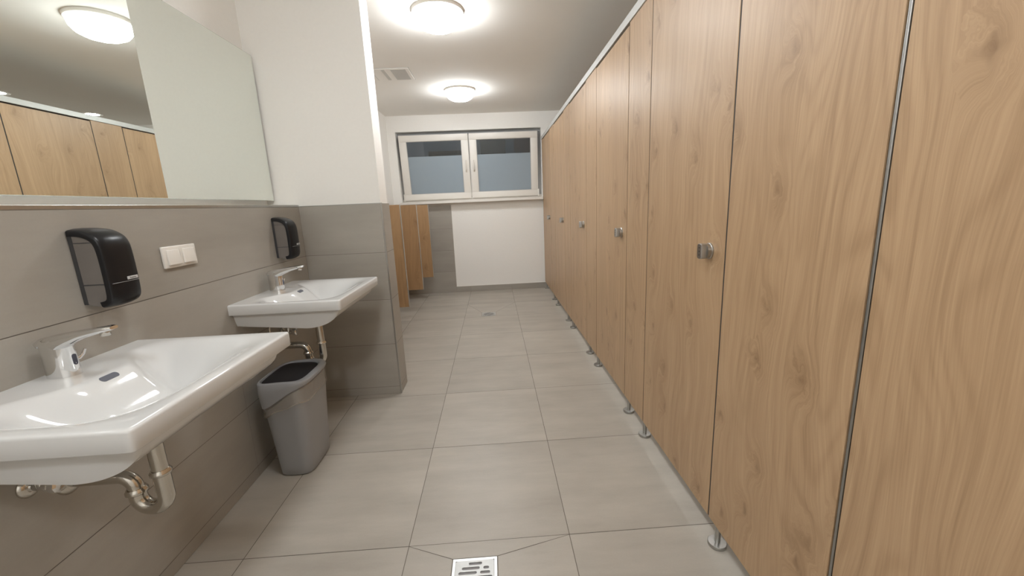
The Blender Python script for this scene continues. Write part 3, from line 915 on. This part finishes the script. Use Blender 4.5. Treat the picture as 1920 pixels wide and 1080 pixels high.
loft(bm, rg, cap=False)
obj('bin_liner', bm, BAG, t, smooth=80)
# lid: ring with a slanting skirt, open top
def top(u): return .470 + .006 * u - .012 * (u * u) * (1 if u > 0 else 0)
bm = bmesh.new()
G = .0085
rg = [sup(ox(.4), 0, hx(.40) + .001, hy(.40) + .001, 0, zf=lambda u, v: rim(u) + .004), sup(ox(.4), 0, hx(.40) + G * .6, hy(.40) + G * .6, 0, zf=lambda u, v: rim(u)),
      sup(ox(.44), 0, hx(.44) + G, hy(.44) + G * .7, 0, zf=lambda u, v: rim(u) * .45 + top(u) * .55), sup(ox(.47), 0, hx(.47) + G * .5, hy(.47) + G * .3, 0, zf=lambda u, v: top(u) - .003), sup(ox(.47), 0, hx(.47) + G * .2, hy(.47), 0, zf=lambda u, v: top(u)),
      sup(ox(.47) - .009, 0, hx(.47) - .014, hy(.47) - .013, 0, zf=lambda u, v: top(u) + .001), sup(ox(.47) - .010, 0, hx(.47) - .017, hy(.47) - .016, 0, zf=lambda u, v: top(u) - .006), sup(ox(.47) - .010, 0, hx(.47) - .018, hy(.47) - .018, 0, zf=lambda u, v: top(u) - .03)]
loft(bm, rg, cap=False)
obj('bin_lid', bm, LIDGREY, t, smooth=60)
# black swing flap, slightly sunk into the lid
bm = bmesh.new()
fl = [(1., -.012), (.92, -.006), (.6, -.003), (.25, -.002)]
loft(bm, [sup(-.010, 0, (hx(.47) - .019) * k, (hy(.47) - .019) * k, 0, zf=lambda u, v, h=h: .470 + h) for k, h in fl])
obj('swing_flap', bm, BININ, t, smooth=60)

# ------------------------------------------------------------------ floor drains
def drain(cx, cy, label):
    t = thing('floor_drain', label, 'floor drain', (cx, cy, 0), 'square steel floor drains')
    bm = bmesh.new()
    o, i = .0755, .0665
    for q in ((-o, o, -o, -i), (-o, o, i, o), (-o, -i, -i, i), (i, o, -i, i)): box(bm, q[0], q[1], q[2], q[3], -.02, .0008)
    obj('drain_frame', bm, ALU, t)
    bm = bmesh.new(); box(bm, -i, i, -i, i, -.0011, -.0006); obj('drain_well', bm, WELL, t)
    # grate with real slots
    bm = bmesh.new()
    h = .0655; r = .008
    loops = []
    out = []
    for sx, sy, a0 in ((1, -1, -90), (1, 1, 0), (-1, 1, 90), (-1, -1, 180)):
        for k in range(7):
            a = math.radians(a0 + 15 * k); out.append((sx * (h - r) + r * math.cos(a), sy * (h - r) + r * math.sin(a)))
    loops.append(out)
    rows = [[(.34, .69)], [(.17, .63), (.72, .87)], [(.09, .56), (.64, .90)], [(.04, .485), (.565, .955)]]
    rows += [[(1 - b, 1 - a) for a, b in reversed(rw)] for rw in reversed(rows[:3])]
    for k, rw in enumerate(rows):
        y = h * .80 - k * (1.6 * h / 6)
        for a, b in rw:
            w = (b - a) * 2 * h; cxx = -h + (a + b) * h
            loops.append([(cxx + u, y + v) for u, v in stadium(w, .0052, 6)])
    edges = []
    for lp in loops:
        vs = [bm.verts.new((x, y, .0018)) for x, y in lp]
        for a in range(len(vs)): edges.append(bm.edges.new((vs[a], vs[(a + 1) % len(vs)])))
    bmesh.ops.triangle_fill(bm, edges=edges, use_beauty=True)
    # drop any filled slot
    hole = [f for f in bm.faces if any(all(abs(v.co.z - .0018) < 1e-6 for v in f.verts) and False for _ in [0])]
    ext = bmesh.ops.extrude_face_region(bm, geom=bm.faces[:])
    for v in [g for g in ext['geom'] if isinstance(g, bmesh.types.BMVert)]: v.co.z -= .0016
    obj('drain_grate', bm, simple('bright_drain_steel', (.50, .50, .49), .42, .6, noise=.04, nscale=120.) if 'bright_drain_steel' not in MATS else MATS['bright_drain_steel'], t)
    return t
drain(*DRAINS[0], 'square slotted floor drain at the bottom edge of the picture')
drain(*DRAINS[1], 'small-looking floor drain far off near the white end wall')

# ------------------------------------------------------------------ world, camera
w = bpy.data.worlds.new('night'); scene.world = w; w.use_nodes = True
w.node_tree.nodes['Background'].inputs['Color'].default_value = (.35, .42, .52, 1)
w.node_tree.nodes['Background'].inputs['Strength'].default_value = .34

cam = bpy.data.cameras.new('camera'); co = bpy.data.objects.new('camera', cam); COL.objects.link(co)
F = Vector((0.03856067, 0.97818121, -0.20414354)); Rv = Vector((0.99790213, -0.04832833, -0.04307797)); U = Vector((0.05200398, 0.20205416, 0.97799269))
M = Matrix(((Rv.x, U.x, -F.x, 0), (Rv.y, U.y, -F.y, 0), (Rv.z, U.z, -F.z, 1.192), (0, 0, 0, 1)))
co.matrix_world = M
cam.sensor_fit = 'HORIZONTAL'; cam.sensor_width = 36.; cam.lens = 752.387 / 1920 * 36.; cam.clip_start = .02
scene.camera = co

scene.view_settings.view_transform = 'Standard'
scene.view_settings.look = 'None'
scene.view_settings.gamma = 1.
scene.view_settings.use_curve_mapping = False
scene.view_settings.exposure = 0.
scene.cycles.max_bounces = 10
scene.cycles.diffuse_bounces = 6
scene.cycles.glossy_bounces = 6
scene.cycles.transparent_max_bounces = 12
scene.cycles.caustics_reflective = True
scene.cycles.blur_glossy = .5
scene.cycles.sample_clamp_indirect = 6.
